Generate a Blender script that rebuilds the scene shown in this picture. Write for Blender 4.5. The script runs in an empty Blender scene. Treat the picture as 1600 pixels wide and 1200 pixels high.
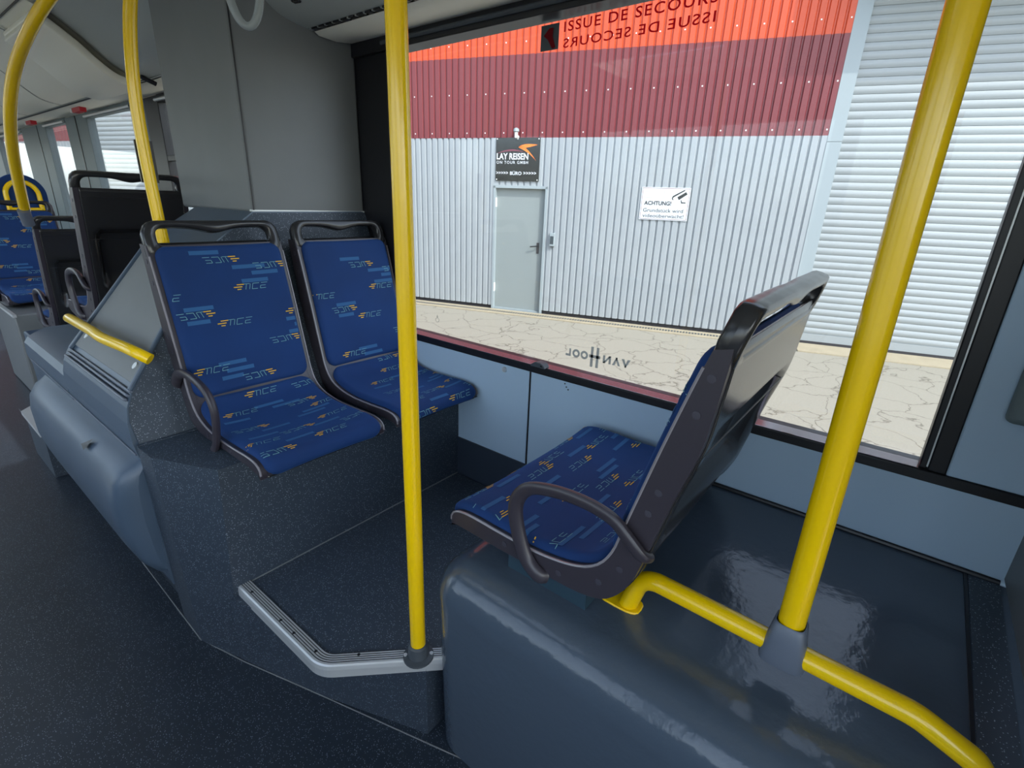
import bpy, bmesh, math, random
from mathutils import Vector, Matrix
random.seed(7)
SC = bpy.context.scene
COL = SC.collection
PI = math.pi

# ------------------------------------------------------------------ camera
cam_d = bpy.data.cameras.new('camera')
cam = bpy.data.objects.new('camera', cam_d)
COL.objects.link(cam)
cam_d.sensor_fit = 'HORIZONTAL'
cam_d.sensor_width = 36.0
cam_d.lens = 36.0 * 790.0 / 1600.0
cam_d.clip_start = 0.02
cam_d.clip_end = 500
Rw = Matrix(((0.62405309, -0.24246806, 0.7428102),
             (-0.78055891, -0.2370646, 0.57838409),
             (0.03585434, -0.9407495, -0.3372015)))
m3 = Matrix((Rw.col[0], -Rw.col[1], -Rw.col[2])).transposed()
cam.matrix_world = Matrix.Translation((0, 0, 1.42)) @ m3.to_4x4()
SC.camera = cam

# ------------------------------------------------------------------ light
SUNV = Vector((-0.504, -1.731, 1.75)).normalized()
w = bpy.data.worlds.new('world'); SC.world = w
w.use_nodes = True
wn = w.node_tree
sky = wn.nodes.new('ShaderNodeTexSky')
sky.sky_type = 'NISHITA'
sky.sun_disc = False
sky.sun_elevation = math.asin(SUNV.z)
sky.sun_rotation = math.atan2(SUNV.x, SUNV.y)
sky.air_density = 1.0; sky.dust_density = 1.6; sky.ozone_density = 1.2
bg = wn.nodes['Background']
hsv = wn.nodes.new('ShaderNodeHueSaturation'); hsv.inputs['Saturation'].default_value = .55
wn.links.new(sky.outputs[0], hsv.inputs['Color']); wn.links.new(hsv.outputs[0], bg.inputs[0])
bg.inputs[1].default_value = 0.45
sd = bpy.data.lights.new('sun', 'SUN')
sd.energy = 3.0; sd.angle = math.radians(0.53); sd.color = (1.0, 0.965, 0.9)
so = bpy.data.objects.new('sun', sd); COL.objects.link(so)
so.rotation_euler = SUNV.to_track_quat('Z', 'Y').to_euler()
so.location = (-3, -12, 14)
SC.view_settings.view_transform = 'Standard'
SC.view_settings.look = 'None'
SC.view_settings.gamma = 1.0
SC.view_settings.use_curve_mapping = False
SC.view_settings.exposure = 0.40

# ------------------------------------------------------------------ materials
def lin(c):
    return tuple(((v/255)/12.92 if v/255 <= .04045 else ((v/255+.055)/1.055)**2.4) for v in c)

def mat(name, rgb, rough=.5, metal=0., spec=.5, speck=None, bump=None, var=0., coat=0., sheen=0.):
    """rgb: sRGB 0-255. speck=(scale, amount, colour); bump=(scale, strength, distance)."""
    m = bpy.data.materials.new(name); m.use_nodes = True
    nt = m.node_tree; b = nt.nodes['Principled BSDF']
    c = lin(rgb)
    b.inputs['Base Color'].default_value = (*c, 1)
    b.inputs['Roughness'].default_value = rough
    b.inputs['Metallic'].default_value = metal
    b.inputs['Specular IOR Level'].default_value = spec
    if coat: b.inputs['Coat Weight'].default_value = coat; b.inputs['Coat Roughness'].default_value = .12
    if sheen: b.inputs['Sheen Weight'].default_value = sheen; b.inputs['Sheen Roughness'].default_value = .4; b.inputs['Sheen Tint'].default_value = (.05, .3, .9, 1)
    tc = nt.nodes.new('ShaderNodeTexCoord')
    col = None
    if var:
        n = nt.nodes.new('ShaderNodeTexNoise'); n.inputs['Scale'].default_value = 5; n.inputs['Detail'].default_value = 6
        nt.links.new(tc.outputs['Object'], n.inputs['Vector'])
        r = nt.nodes.new('ShaderNodeMapRange')
        r.inputs['From Min'].default_value = .3; r.inputs['From Max'].default_value = .7
        r.inputs['To Min'].default_value = 1-var; r.inputs['To Max'].default_value = 1+var
        nt.links.new(n.outputs['Fac'], r.inputs['Value'])
        mx = nt.nodes.new('ShaderNodeMix'); mx.data_type = 'RGBA'; mx.blend_type = 'MULTIPLY'
        mx.inputs[0].default_value = 1; mx.inputs[6].default_value = (*c, 1)
        cc = nt.nodes.new('ShaderNodeCombineColor')
        for i in range(3): nt.links.new(r.outputs[0], cc.inputs[i])
        nt.links.new(cc.outputs[0], mx.inputs[7]); col = mx.outputs[2]
    if speck:
        v = nt.nodes.new('ShaderNodeTexVoronoi'); v.inputs['Scale'].default_value = speck[0]
        nt.links.new(tc.outputs['Object'], v.inputs['Vector'])
        wn2 = nt.nodes.new('ShaderNodeTexWhiteNoise'); wn2.noise_dimensions = '3D'
        nt.links.new(v.outputs['Color'], wn2.inputs['Vector'])
        a = nt.nodes.new('ShaderNodeMath'); a.operation = 'LESS_THAN'; a.inputs[1].default_value = speck[1]
        nt.links.new(wn2.outputs['Value'], a.inputs[0])
        d = nt.nodes.new('ShaderNodeMath'); d.operation = 'LESS_THAN'; d.inputs[1].default_value = .42
        nt.links.new(v.outputs['Distance'], d.inputs[0])
        mu = nt.nodes.new('ShaderNodeMath'); mu.operation = 'MULTIPLY'
        nt.links.new(a.outputs[0], mu.inputs[0]); nt.links.new(d.outputs[0], mu.inputs[1])
        mx2 = nt.nodes.new('ShaderNodeMix'); mx2.data_type = 'RGBA'
        nt.links.new(mu.outputs[0], mx2.inputs[0])
        mx2.inputs[6].default_value = (*c, 1)
        if col: nt.links.new(col, mx2.inputs[6])
        mx2.inputs[7].default_value = (*lin(speck[2]), 1)
        col = mx2.outputs[2]
    if col: nt.links.new(col, b.inputs['Base Color'])
    if bump:
        n = nt.nodes.new('ShaderNodeTexNoise'); n.inputs['Scale'].default_value = bump[0]; n.inputs['Detail'].default_value = 3
        nt.links.new(tc.outputs['Object'], n.inputs['Vector'])
        bp = nt.nodes.new('ShaderNodeBump'); bp.inputs['Strength'].default_value = bump[1]; bp.inputs['Distance'].default_value = bump[2]
        nt.links.new(n.outputs['Fac'], bp.inputs['Height']); nt.links.new(bp.outputs[0], b.inputs['Normal'])
    return m

M = {}
M['floor'] = mat('speckled_floor_vinyl', (38, 47, 58), .32, speck=(420, .10, (140, 152, 165)), bump=(260, .25, .001), var=.12)
M['vinyl'] = mat('speckled_podium_vinyl', (52, 62, 74), .42, speck=(420, .10, (150, 162, 175)), bump=(260, .25, .001))
M['cover'] = mat('slate_moulded_plastic', (72, 88, 106), .36, bump=(380, .25, .0008), var=.05)
M['gloss'] = mat('glossy_slate_vinyl', (72, 84, 98), .16, spec=.6, bump=(38, .30, .004))
M['fabric'] = mat('blue_seat_moquette', (0, 47, 102), .85, sheen=.25, bump=(900, .4, .0006), var=.12)
M['fab_rect'] = mat('moquette_pale_blue', (42, 92, 142), .85)
M['fab_text'] = mat('moquette_teal_letters', (112, 162, 170), .8)
M['fab_yellow'] = mat('moquette_yellow', (226, 176, 40), .8)
M['plastic'] = mat('dark_seat_plastic', (56, 52, 60), .34, bump=(700, .2, .0004))
M['shell'] = mat('dark_shell_plastic', (44, 44, 46), .20, bump=(700, .15, .0004))
M['bolt'] = mat('plastic_bolt', (66, 64, 74), .4)
M['bracket'] = mat('teal_bracket', (40, 62, 76), .45)
M['yellow'] = mat('yellow_painted_tube', (246, 202, 0), .22, spec=.5, coat=.4)
M['lip'] = mat('polished_lip_highlight', (132, 128, 134), .22)  # paler than the frame plastic: edge highlight painted into the lip colour
M['clamp'] = mat('grey_clamp', (98, 106, 120), .4)
M['dclamp'] = mat('dark_grey_flange', (72, 78, 84), .45)
M['alu'] = mat('aluminium', (214, 217, 218), .42, metal=.55)
M['aludark'] = mat('groove_shade_and_bolt', (60, 60, 62), .5, metal=.5)  # darker aluminium painting the groove shade; also colours the rail foot bolts
M['tower'] = mat('grey_laminate', (112, 116, 118), .5, bump=(420, .3, .0008), var=.04)
M['ceil'] = mat('pale_ceiling_panel', (236, 234, 220), .45)
M['ceild'] = mat('grey_ceiling_panel', (162, 168, 166), .4)
M['wall'] = mat('blue_grey_wall_panel', (176, 200, 222), .5, bump=(500, .1, .0004))
M['walldk'] = mat('dark_base_panel', (46, 56, 70), .5)
M['pillar'] = mat('grey_pillar', (105, 118, 122), .5)
M['black'] = mat('black_rubber', (24, 25, 30), .4)
M['blackgl'] = mat('black_gloss_trim', (18, 20, 24), .2)
M['sill'] = mat('glossy_sill_profile', (190, 176, 182), .10, metal=.9)
M['red'] = mat('red_sticker', (176, 20, 38), .4)
M['darkred'] = mat('dark_red_lettering', (120, 8, 16), .5)
M['white'] = mat('white_paint', (232, 234, 232), .4)
M['logo'] = mat('grey_etched_logo', (104, 112, 114), .6)
M['strap'] = mat('translucent_strap', (150, 158, 160), .25); M['strap'].node_tree.nodes['Principled BSDF'].inputs['Alpha'].default_value = .6
# outside
M['clad'] = mat('silver_cladding', (150, 156, 160), .42, metal=.0, var=.03)
M['maroon'] = mat('maroon_cladding', (116, 50, 54), .4)
M['orange'] = mat('orange_red_cladding', (196, 74, 38), .4)
M['trim'] = mat('silver_trim', (146, 156, 160), .5)
M['shutter'] = mat('shutter_white', (146, 152, 154), .45)
M['doorm'] = mat('door_leaf_grey', (134, 142, 142), .4)
M['signb'] = mat('sign_black', (8, 9, 11), .15)
M['signw'] = mat('sign_white', (205, 210, 215), .5)
M['signo'] = mat('sign_orange', (250, 120, 10), .5)
M['signr'] = mat('sign_plum', (110, 40, 58), .5)
M['dark'] = mat('dark_gap', (50, 48, 50), .8)
M['concrete'] = mat('pale_concrete', (158, 147, 124), .9, var=.08)
M['txtdark'] = mat('text_dark_grey', (24, 28, 30), .6)
M['txtgrey'] = mat('text_grey', (62, 70, 74), .6)

def ground_mat():
    m = bpy.data.materials.new('cracked_yard_concrete'); m.use_nodes = True
    nt = m.node_tree; b = nt.nodes['Principled BSDF']
    tc = nt.nodes.new('ShaderNodeTexCoord')
    nz = nt.nodes.new('ShaderNodeTexNoise'); nz.inputs['Scale'].default_value = 1.8; nz.inputs['Detail'].default_value = 6
    nt.links.new(tc.outputs['Object'], nz.inputs['Vector'])
    ad = nt.nodes.new('ShaderNodeVectorMath'); ad.operation = 'MULTIPLY_ADD'
    ad.inputs[1].default_value = (.7, .7, .7)
    nt.links.new(nz.outputs['Color'], ad.inputs[0]); nt.links.new(tc.outputs['Object'], ad.inputs[2])
    v = nt.nodes.new('ShaderNodeTexVoronoi'); v.feature = 'DISTANCE_TO_EDGE'; v.inputs['Scale'].default_value = 2.0
    nt.links.new(ad.outputs[0], v.inputs['Vector'])
    r = nt.nodes.new('ShaderNodeValToRGB')
    r.color_ramp.elements[0].position = .0; r.color_ramp.elements[0].color = (*lin((98, 91, 80)), 1)
    r.color_ramp.elements[1].position = .018; r.color_ramp.elements[1].color = (*lin((144, 139, 126)), 1)
    nt.links.new(v.outputs['Distance'], r.inputs[0])
    n2 = nt.nodes.new('ShaderNodeTexNoise'); n2.inputs['Scale'].default_value = 60; n2.inputs['Detail'].default_value = 5
    nt.links.new(tc.outputs['Object'], n2.inputs['Vector'])
    mr = nt.nodes.new('ShaderNodeMapRange'); mr.inputs['To Min'].default_value = .8; mr.inputs['To Max'].default_value = 1.15
    nt.links.new(n2.outputs['Fac'], mr.inputs['Value'])
    mx = nt.nodes.new('ShaderNodeVectorMath'); mx.operation = 'SCALE'
    nt.links.new(r.outputs[0], mx.inputs[0]); nt.links.new(mr.outputs[0], mx.inputs['Scale'])
    nt.links.new(mx.outputs[0], b.inputs['Base Color']); b.inputs['Roughness'].default_value = .9
    return m
M['ground'] = ground_mat()

def glass_mat(name, tint=(.93, .96, .97)):
    m = bpy.data.materials.new(name); m.use_nodes = True
    nt = m.node_tree
    for n in list(nt.nodes):
        if n.type != 'OUTPUT_MATERIAL': nt.nodes.remove(n)
    out = [n for n in nt.nodes if n.type == 'OUTPUT_MATERIAL'][0]
    t = nt.nodes.new('ShaderNodeBsdfTransparent'); t.inputs[0].default_value = (*tint, 1)
    g = nt.nodes.new('ShaderNodeBsdfGlossy'); g.inputs['Roughness'].default_value = .02
    lw_ = nt.nodes.new('ShaderNodeLayerWeight'); lw_.inputs[0].default_value = .5
    pw = nt.nodes.new('ShaderNodeMath'); pw.operation = 'POWER'; pw.inputs[1].default_value = 4.5
    nt.links.new(lw_.outputs['Facing'], pw.inputs[0])
    f = nt.nodes.new('ShaderNodeMath'); f.operation = 'MULTIPLY_ADD'; f.inputs[1].default_value = .75; f.inputs[2].default_value = .022
    nt.links.new(pw.outputs[0], f.inputs[0])
    mx = nt.nodes.new('ShaderNodeMixShader')
    nt.links.new(f.outputs[0], mx.inputs[0]); nt.links.new(t.outputs[0], mx.inputs[1]); nt.links.new(g.outputs[0], mx.inputs[2])
    nt.links.new(mx.outputs[0], out.inputs[0])
    return m
def film(name, rgb):
    m = bpy.data.materials.new(name); m.use_nodes = True; nt = m.node_tree; b = nt.nodes['Principled BSDF']
    b.inputs['Base Color'].default_value = (*lin(rgb), 1); b.inputs['Roughness'].default_value = .6
    t = nt.nodes.new('ShaderNodeBsdfTranslucent'); t.inputs[0].default_value = (*lin(rgb), 1)
    mx = nt.nodes.new('ShaderNodeMixShader'); mx.inputs[0].default_value = .7
    out = [n for n in nt.nodes if n.type == 'OUTPUT_MATERIAL'][0]
    nt.links.new(b.outputs[0], mx.inputs[1]); nt.links.new(t.outputs[0], mx.inputs[2]); nt.links.new(mx.outputs[0], out.inputs[0])
    return m
M['logo'] = film('grey_etched_logo', (146, 152, 150))
M['darkred'] = film('red_lettering_film', (170, 6, 20))
M['redfilm'] = film('red_symbol_film', (190, 20, 40))
M['glass'] = glass_mat('window_glass')

# ------------------------------------------------------------------ mesh helpers
def origin(p):
    v = Vector((0, 0, 0))
    while p is not None:
        v += p.location; p = p.parent
    return v

class MB:
    def __init__(s): s.v = []; s.f = []; s.m = []; s.st = []
    def add(s, vs, fs, mi=0):
        o = len(s.v); s.st.append((o, len(s.f))); s.v += [tuple(v) for v in vs]
        for f in fs: s.f.append(tuple(i+o for i in f)); s.m.append(mi)
    def each(s, name, mats, parent=None, **k):
        out = []
        for i, (a, fa) in enumerate(s.st):
            b, fb = s.st[i+1] if i+1 < len(s.st) else (len(s.v), len(s.f))
            q = MB(); q.v = s.v[a:b]; q.f = [tuple(x-a for x in f) for f in s.f[fa:fb]]; q.m = s.m[fa:fb]
            out.append(q.build(name, mats, parent, **k))
        return out
    def box(s, a, b, mi=0):
        x0, y0, z0 = a; x1, y1, z1 = b
        s.add([(x0,y0,z0),(x1,y0,z0),(x1,y1,z0),(x0,y1,z0),(x0,y0,z1),(x1,y0,z1),(x1,y1,z1),(x0,y1,z1)],
              [(0,3,2,1),(4,5,6,7),(0,1,5,4),(1,2,6,5),(2,3,7,6),(3,0,4,7)], mi)
    def loft(s, A, B, mi=0, caps=True):
        n = len(A)
        s.add(list(A)+list(B), [(i, (i+1) % n, n+(i+1) % n, n+i) for i in range(n)] +
              ([tuple(range(n-1, -1, -1)), tuple(range(n, 2*n))] if caps else []), mi)
    def prism(s, poly, z0, z1, mi=0):
        s.loft([(x, y, z0) for x, y in poly], [(x, y, z1) for x, y in poly], mi)
    def tube(s, pts, r, seg=16, mi=0, flat=1.0, cap=True):
        pts = [Vector(p) for p in pts]; n = len(pts)
        T = [(pts[min(i+1, n-1)]-pts[max(i-1, 0)]).normalized() for i in range(n)]
        ref = Vector((0, 0, 1)) if abs(T[0].z) < .9 else Vector((1, 0, 0))
        N = (ref-T[0]*ref.dot(T[0])).normalized()
        rings = []
        for i in range(n):
            N = (N-T[i]*N.dot(T[i])).normalized(); B = T[i].cross(N)
            rr = r[i] if isinstance(r, (list, tuple)) else r
            rings += [pts[i]+N*math.cos(2*PI*k/seg)*rr+B*math.sin(2*PI*k/seg)*rr*flat for k in range(seg)]
        fs = [(i*seg+k, i*seg+(k+1) % seg, (i+1)*seg+(k+1) % seg, (i+1)*seg+k) for i in range(n-1) for k in range(seg)]
        if cap: fs += [tuple(range(seg-1, -1, -1)), tuple((n-1)*seg+k for k in range(seg))]
        s.add(rings, fs, mi)
    def grid(s, P, mi=0):
        a = len(P); b = len(P[0])
        s.add([p for row in P for p in row], [(i*b+j, i*b+j+1, (i+1)*b+j+1, (i+1)*b+j) for i in range(a-1) for j in range(b-1)], mi)
    def build(s, name, mats, parent=None, smooth=False, bevel=0, bseg=2, world=True, solid=0, angle=35, fix=True):
        me = bpy.data.meshes.new(name)
        off = origin(parent) if (parent is not None and world) else Vector((0, 0, 0))
        me.from_pydata([tuple(Vector(v)-off) for v in s.v], [], s.f)
        if not isinstance(mats, (list, tuple)): mats = [mats]
        for q in mats: me.materials.append(M[q])
        for p, mi in zip(me.polygons, s.m): p.material_index = mi
        if fix:
            bm = bmesh.new(); bm.from_mesh(me); bmesh.ops.recalc_face_normals(bm, faces=bm.faces[:]); bm.to_mesh(me); bm.free()
        o = bpy.data.objects.new(name, me); COL.objects.link(o); o.parent = parent
        if solid:
            md = o.modifiers.new('solid', 'SOLIDIFY'); md.thickness = solid; md.offset = 0
        if bevel:
            md = o.modifiers.new('bevel', 'BEVEL'); md.width = bevel; md.segments = bseg; md.limit_method = 'ANGLE'; md.angle_limit = math.radians(40)
        if smooth or bevel:
            for p in me.polygons: p.use_smooth = True
            me.set_sharp_from_angle(angle=math.radians(angle if not bevel else 80))
        return o

def tag(o, label=None, cat=None, group=None, kind=None):
    if label: o['label'] = label
    if cat: o['category'] = cat
    if group: o['group'] = group
    if kind: o['kind'] = kind
    return o

def thing(name, label, cat, loc=(0, 0, 0), rz=0, group=None, kind=None):
    o = bpy.data.objects.new(name, None); COL.objects.link(o)
    o.location = loc; o.rotation_euler = (0, 0, rz); o.empty_display_size = .1
    return tag(o, label, cat, group, kind)

def struct(o, label=None): return tag(o, label, None, None, 'structure')

def fillet(pts, r, n=8):
    pts = [Vector(p) for p in pts]; out = [pts[0]]
    for i in range(1, len(pts)-1):
        p = pts[i]; a = pts[i-1]-p; b = pts[i+1]-p
        ang = a.angle(b)
        rr = r[i] if isinstance(r, (list, tuple)) else r
        d = min(rr/math.tan(ang/2) if ang < PI-.01 else 0, a.length*.49, b.length*.49)
        A = p+a.normalized()*d; B = p+b.normalized()*d
        for k in range(n+1):
            t = k/n; out.append(A*(1-t)**2+p*2*t*(1-t)+B*t*t)
    out.append(pts[-1]); return out

def catmull(P, n=10):
    P = [Vector(p) for p in P]; out = []
    Q = [P[0]*2-P[1]]+P+[P[-1]*2-P[-2]]
    for i in range(1, len(Q)-2):
        for k in range(n):
            t = k/n; a, b, c, d = Q[i-1:i+3]
            out.append(.5*((2*b)+(c-a)*t+(2*a-5*b+4*c-d)*t*t+(3*b-a-3*c+d)*t**3))
    out.append(P[-1]); return out

def resample(P, n):
    L = [0]
    for i in range(1, len(P)): L.append(L[-1]+(P[i]-P[i-1]).length)
    out = []; j = 0
    for k in range(n):
        s = L[-1]*k/(n-1)
        while j < len(L)-2 and L[j+1] < s: j += 1
        f = (s-L[j])/max(1e-9, L[j+1]-L[j]); out.append(P[j].lerp(P[j+1], min(max(f, 0), 1)))
    return out, L[-1]

def text_geo(s, size, spacing=1.0, squash=1.0, bold=0.0):
    cu = bpy.data.curves.new('t', 'FONT'); cu.body = s; cu.size = size; cu.space_character = spacing
    cu.align_x = 'LEFT'; cu.offset = bold; cu.resolution_u = 3
    ob = bpy.data.objects.new('t', cu); COL.objects.link(ob)
    dg = bpy.context.evaluated_depsgraph_get(); dg.update()
    me = bpy.data.meshes.new_from_object(ob.evaluated_get(dg))
    vs = [(v.co.x*squash, v.co.y) for v in me.vertices]; fs = [tuple(p.vertices) for p in me.polygons]
    bpy.data.objects.remove(ob); bpy.data.curves.remove(cu); bpy.data.meshes.remove(me)
    return vs, fs

def put_text(mb, s, width, height, org, ex, ey, nrm, mi=0, mirror=False, bold=0.0, spacing=1.0, off=.001):
    vs, fs = text_geo(s, 1.0, spacing, bold=bold)
    x0 = min(v[0] for v in vs); x1 = max(v[0] for v in vs); y1 = max(v[1] for v in vs); y0 = min(0, min(v[1] for v in vs))
    ex = Vector(ex); ey = Vector(ey); nrm = Vector(nrm); org = Vector(org)
    P = []
    for x, y in vs:
        u = (x-x0)/(x1-x0); u = 1-u if mirror else u
        P.append(org+ex*(u*width)+ey*((y-y0)/(y1-y0)*height)+nrm*off)
    mb.add(P, fs, mi)

# ================================================================== BUS SHELL
W = 1.45       # inner face of the window wall
YB, YF = 11.0, -3.0
XL = -1.05
# aisle floor
mb = MB(); mb.box((XL-.1, YF, -.06), (W+.1, YB, 0)); struct(mb.build('floor', 'floor'))
# floor weld line running along the foot of the podiums
fl = thing('trim_1', None, None, (.4, 2, 0)); struct(fl)
mb = MB(); mb.tube([(.415, 4.5, .0), (.412, 2.2, .0), (.402, 1.60, .0), (.455, 1.40, .0), (.551, 1.096, .0), (.692, .636, .0), (.75, .45, 0)], .0022, 6)
mb.build('weld_line', 'tower', fl)
mb = MB(); mb.tube([(.49, 1.413, .271), (1.44, 1.413, .271)], .0022, 6)
mb.build('weld_line', 'tower', fl)

# window wall (right side): lower panels, base, sill, pillars, header
wall = thing('wall_right', None, None, (W, 0, 0)); struct(wall)
mb = MB()
for a, b in ((-.5, 1.041), (1.049, 2.0)):
    mb.box((W, a, .44), (W+.03, b, .835))
mb.box((W, 2.0, 0), (W+.03, YB, .835))
mb.build('lower_panel', 'wall', wall, bevel=.003)
mb = MB(); mb.box((W+.031, -3, -.3), (W+.08, YB, .86)); mb.build('outer_skin', 'black', wall)
mb = MB(); mb.box((W-.006, .6, .0), (W+.03, 1.9, .445)); mb.build('base_panel', 'walldk', wall)
mb = MB(); mb.box((W+.002, 1.041, .44), (W+.03, 1.049, .835)); mb.build('seam_strip', 'black', wall)
mb = MB()
N = 12
mb.tube([(W-.007, 1.166, .813), (W+.002, 1.166, .813)], .0105, 14); mb.build('panel_screw', 'alu', wall)
mb = MB()
for (y, z) in ((.891, .829), (.884, .818), (.876, .810)):
    mb.tube([(W-.001, y, z-.006), (W+.004, y, z-.006)], .0028, 8)
mb.each('screw_hole', 'black', wall)
# outside wall above the windows + pillars between the windows
mb = MB(); mb.box((W+.005, YF, 1.99), (W+.08, YB, 2.75)); mb.build('header_panel', 'ceil', wall)
pill = [(-.32, -.157, 'wall'), (1.80, 2.02, 'black'), (2.02, 2.66, 'pillar'), (4.14, 4.38, 'black'), (4.38, 4.62, 'pillar'), (5.72, 6.36, 'pillar'), (7.10, 8.15, 'pillar'), (9.6, 11.0, 'pillar')]
for a, b, c in pill:
    mb = MB(); mb.box((W-.002, a, .86), (W+.06, b, 1.995)); mb.build('pillar_panel', c, wall, bevel=.004)
for ys in (6.02, 7.42):
    mb = MB(); mb.box((W-.006, ys, .87), (W+.01, ys+.02, 1.99)); mb.build('pillar_seam', 'black', wall)
mb = MB(); mb.box((W+.003, YF, .86), (W+.05, -.32, 2.0)); mb.build('front_panel', 'tower', wall)

# main window
win = thing('window_1', None, None, (W, .8, .86)); struct(win)
fr = MB()
fr.box((W-.004, -.50, .832), (W+.055, 2.0, .8595))           # sill black
fr.box((W-.004, -.157, .862), (W+.050, -.122, 1.95))
fr.box((W+.004, -.122, .862), (W+.055, -.106, 1.95))
fr.box((W-.010, 1.775, .862), (W+.050, 1.80, 1.95))
fr.box((W-.02, -.25, 1.947), (W+.055, 2.0, 2.003))
f = fr.build('frame', 'black', win, bevel=.003)
s = MB(); s.box((W-.001, -.106, .8595), (W+.048, 1.775, .8615)); s.build('sill', 'sill', win, bevel=.004)
s = MB(); s.tube([(W-.024, -.25, 1.972), (W-.024, 1.80, 1.972)], .008, 10); s.build('blind_rail', 'dclamp', win)
s = MB(); s.box((W-.002, -.122, .87), (W+.0035, -.119, 1.95)); s.build('edge_strip', 'alu', win)
g = MB(); g.box((W+.049, -.13, .855), (W+.054, 1.80, 2.0)); glass = g.build('pane', 'glass', win)
# lettering on the pane
gx = W+.047; GK = gx/W
def gp(y, z): return y*GK, 1.42+(z-1.42)*GK
t = MB()
put_text(t, 'ISSUE DE SECOURS', .445*GK, .027, (gx, *gp(.985, 1.897)), (0, -1, 0), (0, 0, 1), (-1, 0, 0), bold=.012, spacing=1.18)
put_text(t, 'ISSUE DE SECOURS', .445*GK, .025, (gx, *gp(.985, 1.856)), (0, -1, 0), (0, 0, 1), (-1, 0, 0), mirror=True, bold=.012, spacing=1.18)
t.build('lettering', 'darkred', win)
t = MB(); t.box((gx-.001, 1.003*GK, gp(0, 1.857)[1]), (gx+.001, 1.068*GK, gp(0, 1.924)[1])); t.build('hammer_sticker', 'dclamp', win, bevel=.0008)
t = MB()
t.add([(gx-.003, *gp(y, z)) for y, z in ((1.056, 1.896), (1.036, 1.914), (1.022, 1.913), (1.024, 1.892), (1.012, 1.862), (1.024, 1.860), (1.040, 1.884))], [tuple(range(7))])
t.build('hammer_symbol', 'redfilm', win)
# builder's name, reads from the outside (mirrored seen from inside)
def yl(u): return .897-u*.246
zl = lambda u: .928+u*.006
t = MB()
def mark(poly):   # poly in (u 0..1 along, v height metres)
    t.add([(gx-.001, *gp(yl(u), zl(u)+v)) for u, v in poly], [tuple(range(len(poly)))])
h = .027
t_sp = [('L', .0, .085), ('O', .11, .12), ('O', .24, .12), ('N', .59, .12), ('A', .73, .12), ('V', .86, .13)]
for ch, u0, wd in t_sp:
    def q(a, b): return (u0+a*wd, b*h)
    if ch == 'L': mark([q(1, 0), q(1, 1), q(.66, 1), q(.66, 0)]); mark([q(0, 0), q(.66, 0), q(.66, .28), q(0, .28)])
    elif ch == 'O':
        n = 28; o = len(t.v)
        for k in range(n):
            a = 2*PI*k/n
            for rr in (.5, .24):
                u = u0+wd*(.5+rr*math.cos(a)); t.v.append((gx-.001, *gp(yl(u), zl(u)+h*(.5+rr*1.08*math.sin(a)))))
        for k in range(n):
            k2 = (k+1) % n; t.f.append((o+2*k, o+2*k2, o+2*k2+1, o+2*k+1)); t.m.append(0)
    elif ch == 'N':
        mark([q(0, 0), q(.27, 0), q(.27, 1), q(0, 1)]); mark([q(.73, 0), q(1, 0), q(1, 1), q(.73, 1)]); mark([q(1, 1), q(.73, 1), q(0, .0), q(.27, 0)])
    elif ch == 'A':
        mark([q(0, 0), q(.3, 0), q(.65, 1), q(.45, 1)]); mark([q(1, 0), q(.7, 0), q(.35, 1), q(.55, 1)])
    elif ch == 'V':
        mark([q(0, 1), q(.32, 1), q(.62, 0), q(.45, 0)]); mark([q(1, 1), q(.68, 1), q(.38, 0), q(.55, 0)])
for u0 in (.40, .485):
    mark([(u0, -.022), (u0+.04, -.022), (u0+.04, .048), (u0, .048)])
mark([(.375, .010), (.55, .010), (.55, .020), (.375, .020)])
t.build('etched_logo', 'logo', win)
t = MB(); t.tube([(gx-.001+0, 1.589+.011*math.cos(a), .930+.009*math.sin(a)) for a in [k*PI/9 for k in range(19)]], .0006, 6)
t.tube([(gx-.001, 1.582, .945), (gx-.001, 1.596, .945)], .0007, 6); t.tube([(gx-.001, 1.589, .938), (gx-.001, 1.589, .952)], .0007, 6)
t.build('glass_stamp', 'logo', win)
# blind catch on the sill
t = MB()
pr = [(-.034, 0), (-.026, .012), (-.010, .020), (.012, .020), (.028, .010), (.034, 0)]
t.loft([(W-.022, 1.0+a, .862+b) for a, b in pr], [(W+.018, 1.0+a*.8, .862+b*.9) for a, b in pr])
kb = t.build('blind_catch', 'dclamp', None, bevel=.003)
tag(kb, 'small dark grey blind catch sitting on the sill under the large window', 'catch')
t = MB(); t.tube([(W-.0235, .983, .872), (W-.021, .983, .872)], .004, 10); t.build('catch_hole', 'black', kb)

# further windows towards the rear
wins = [(2.66, 4.14), (4.62, 5.72), (6.36, 7.10), (8.15, 9.6)]
for i, (a, b) in enumerate(wins):
    ww = thing('window_%d' % (i+2), None, None, (W, (a+b)/2, .86)); struct(ww)
    mb = MB(); mb.box((W+.028, a, .86), (W+.033, b, 1.97)); mb.build('pane', 'glass', ww)
    mb = MB(); mb.box((W-.004, a, .832), (W+.045, b, .87)); mb.box((W-.004, a, 1.955), (W+.045, b, 2.0))
    if i == 0: mb.box((W, a, 1.60), (W+.03, b, 1.635))
    mb.build('frame', 'black' if i < 1 else 'pillar', ww, bevel=.003)
    mb = MB(); mb.tube([(W-.015, a, 1.965), (W-.015, b, 1.965)], .010, 8); mb.build('blind_rail', 'alu', ww)
for y0 in (3.35,):
    pass

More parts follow.
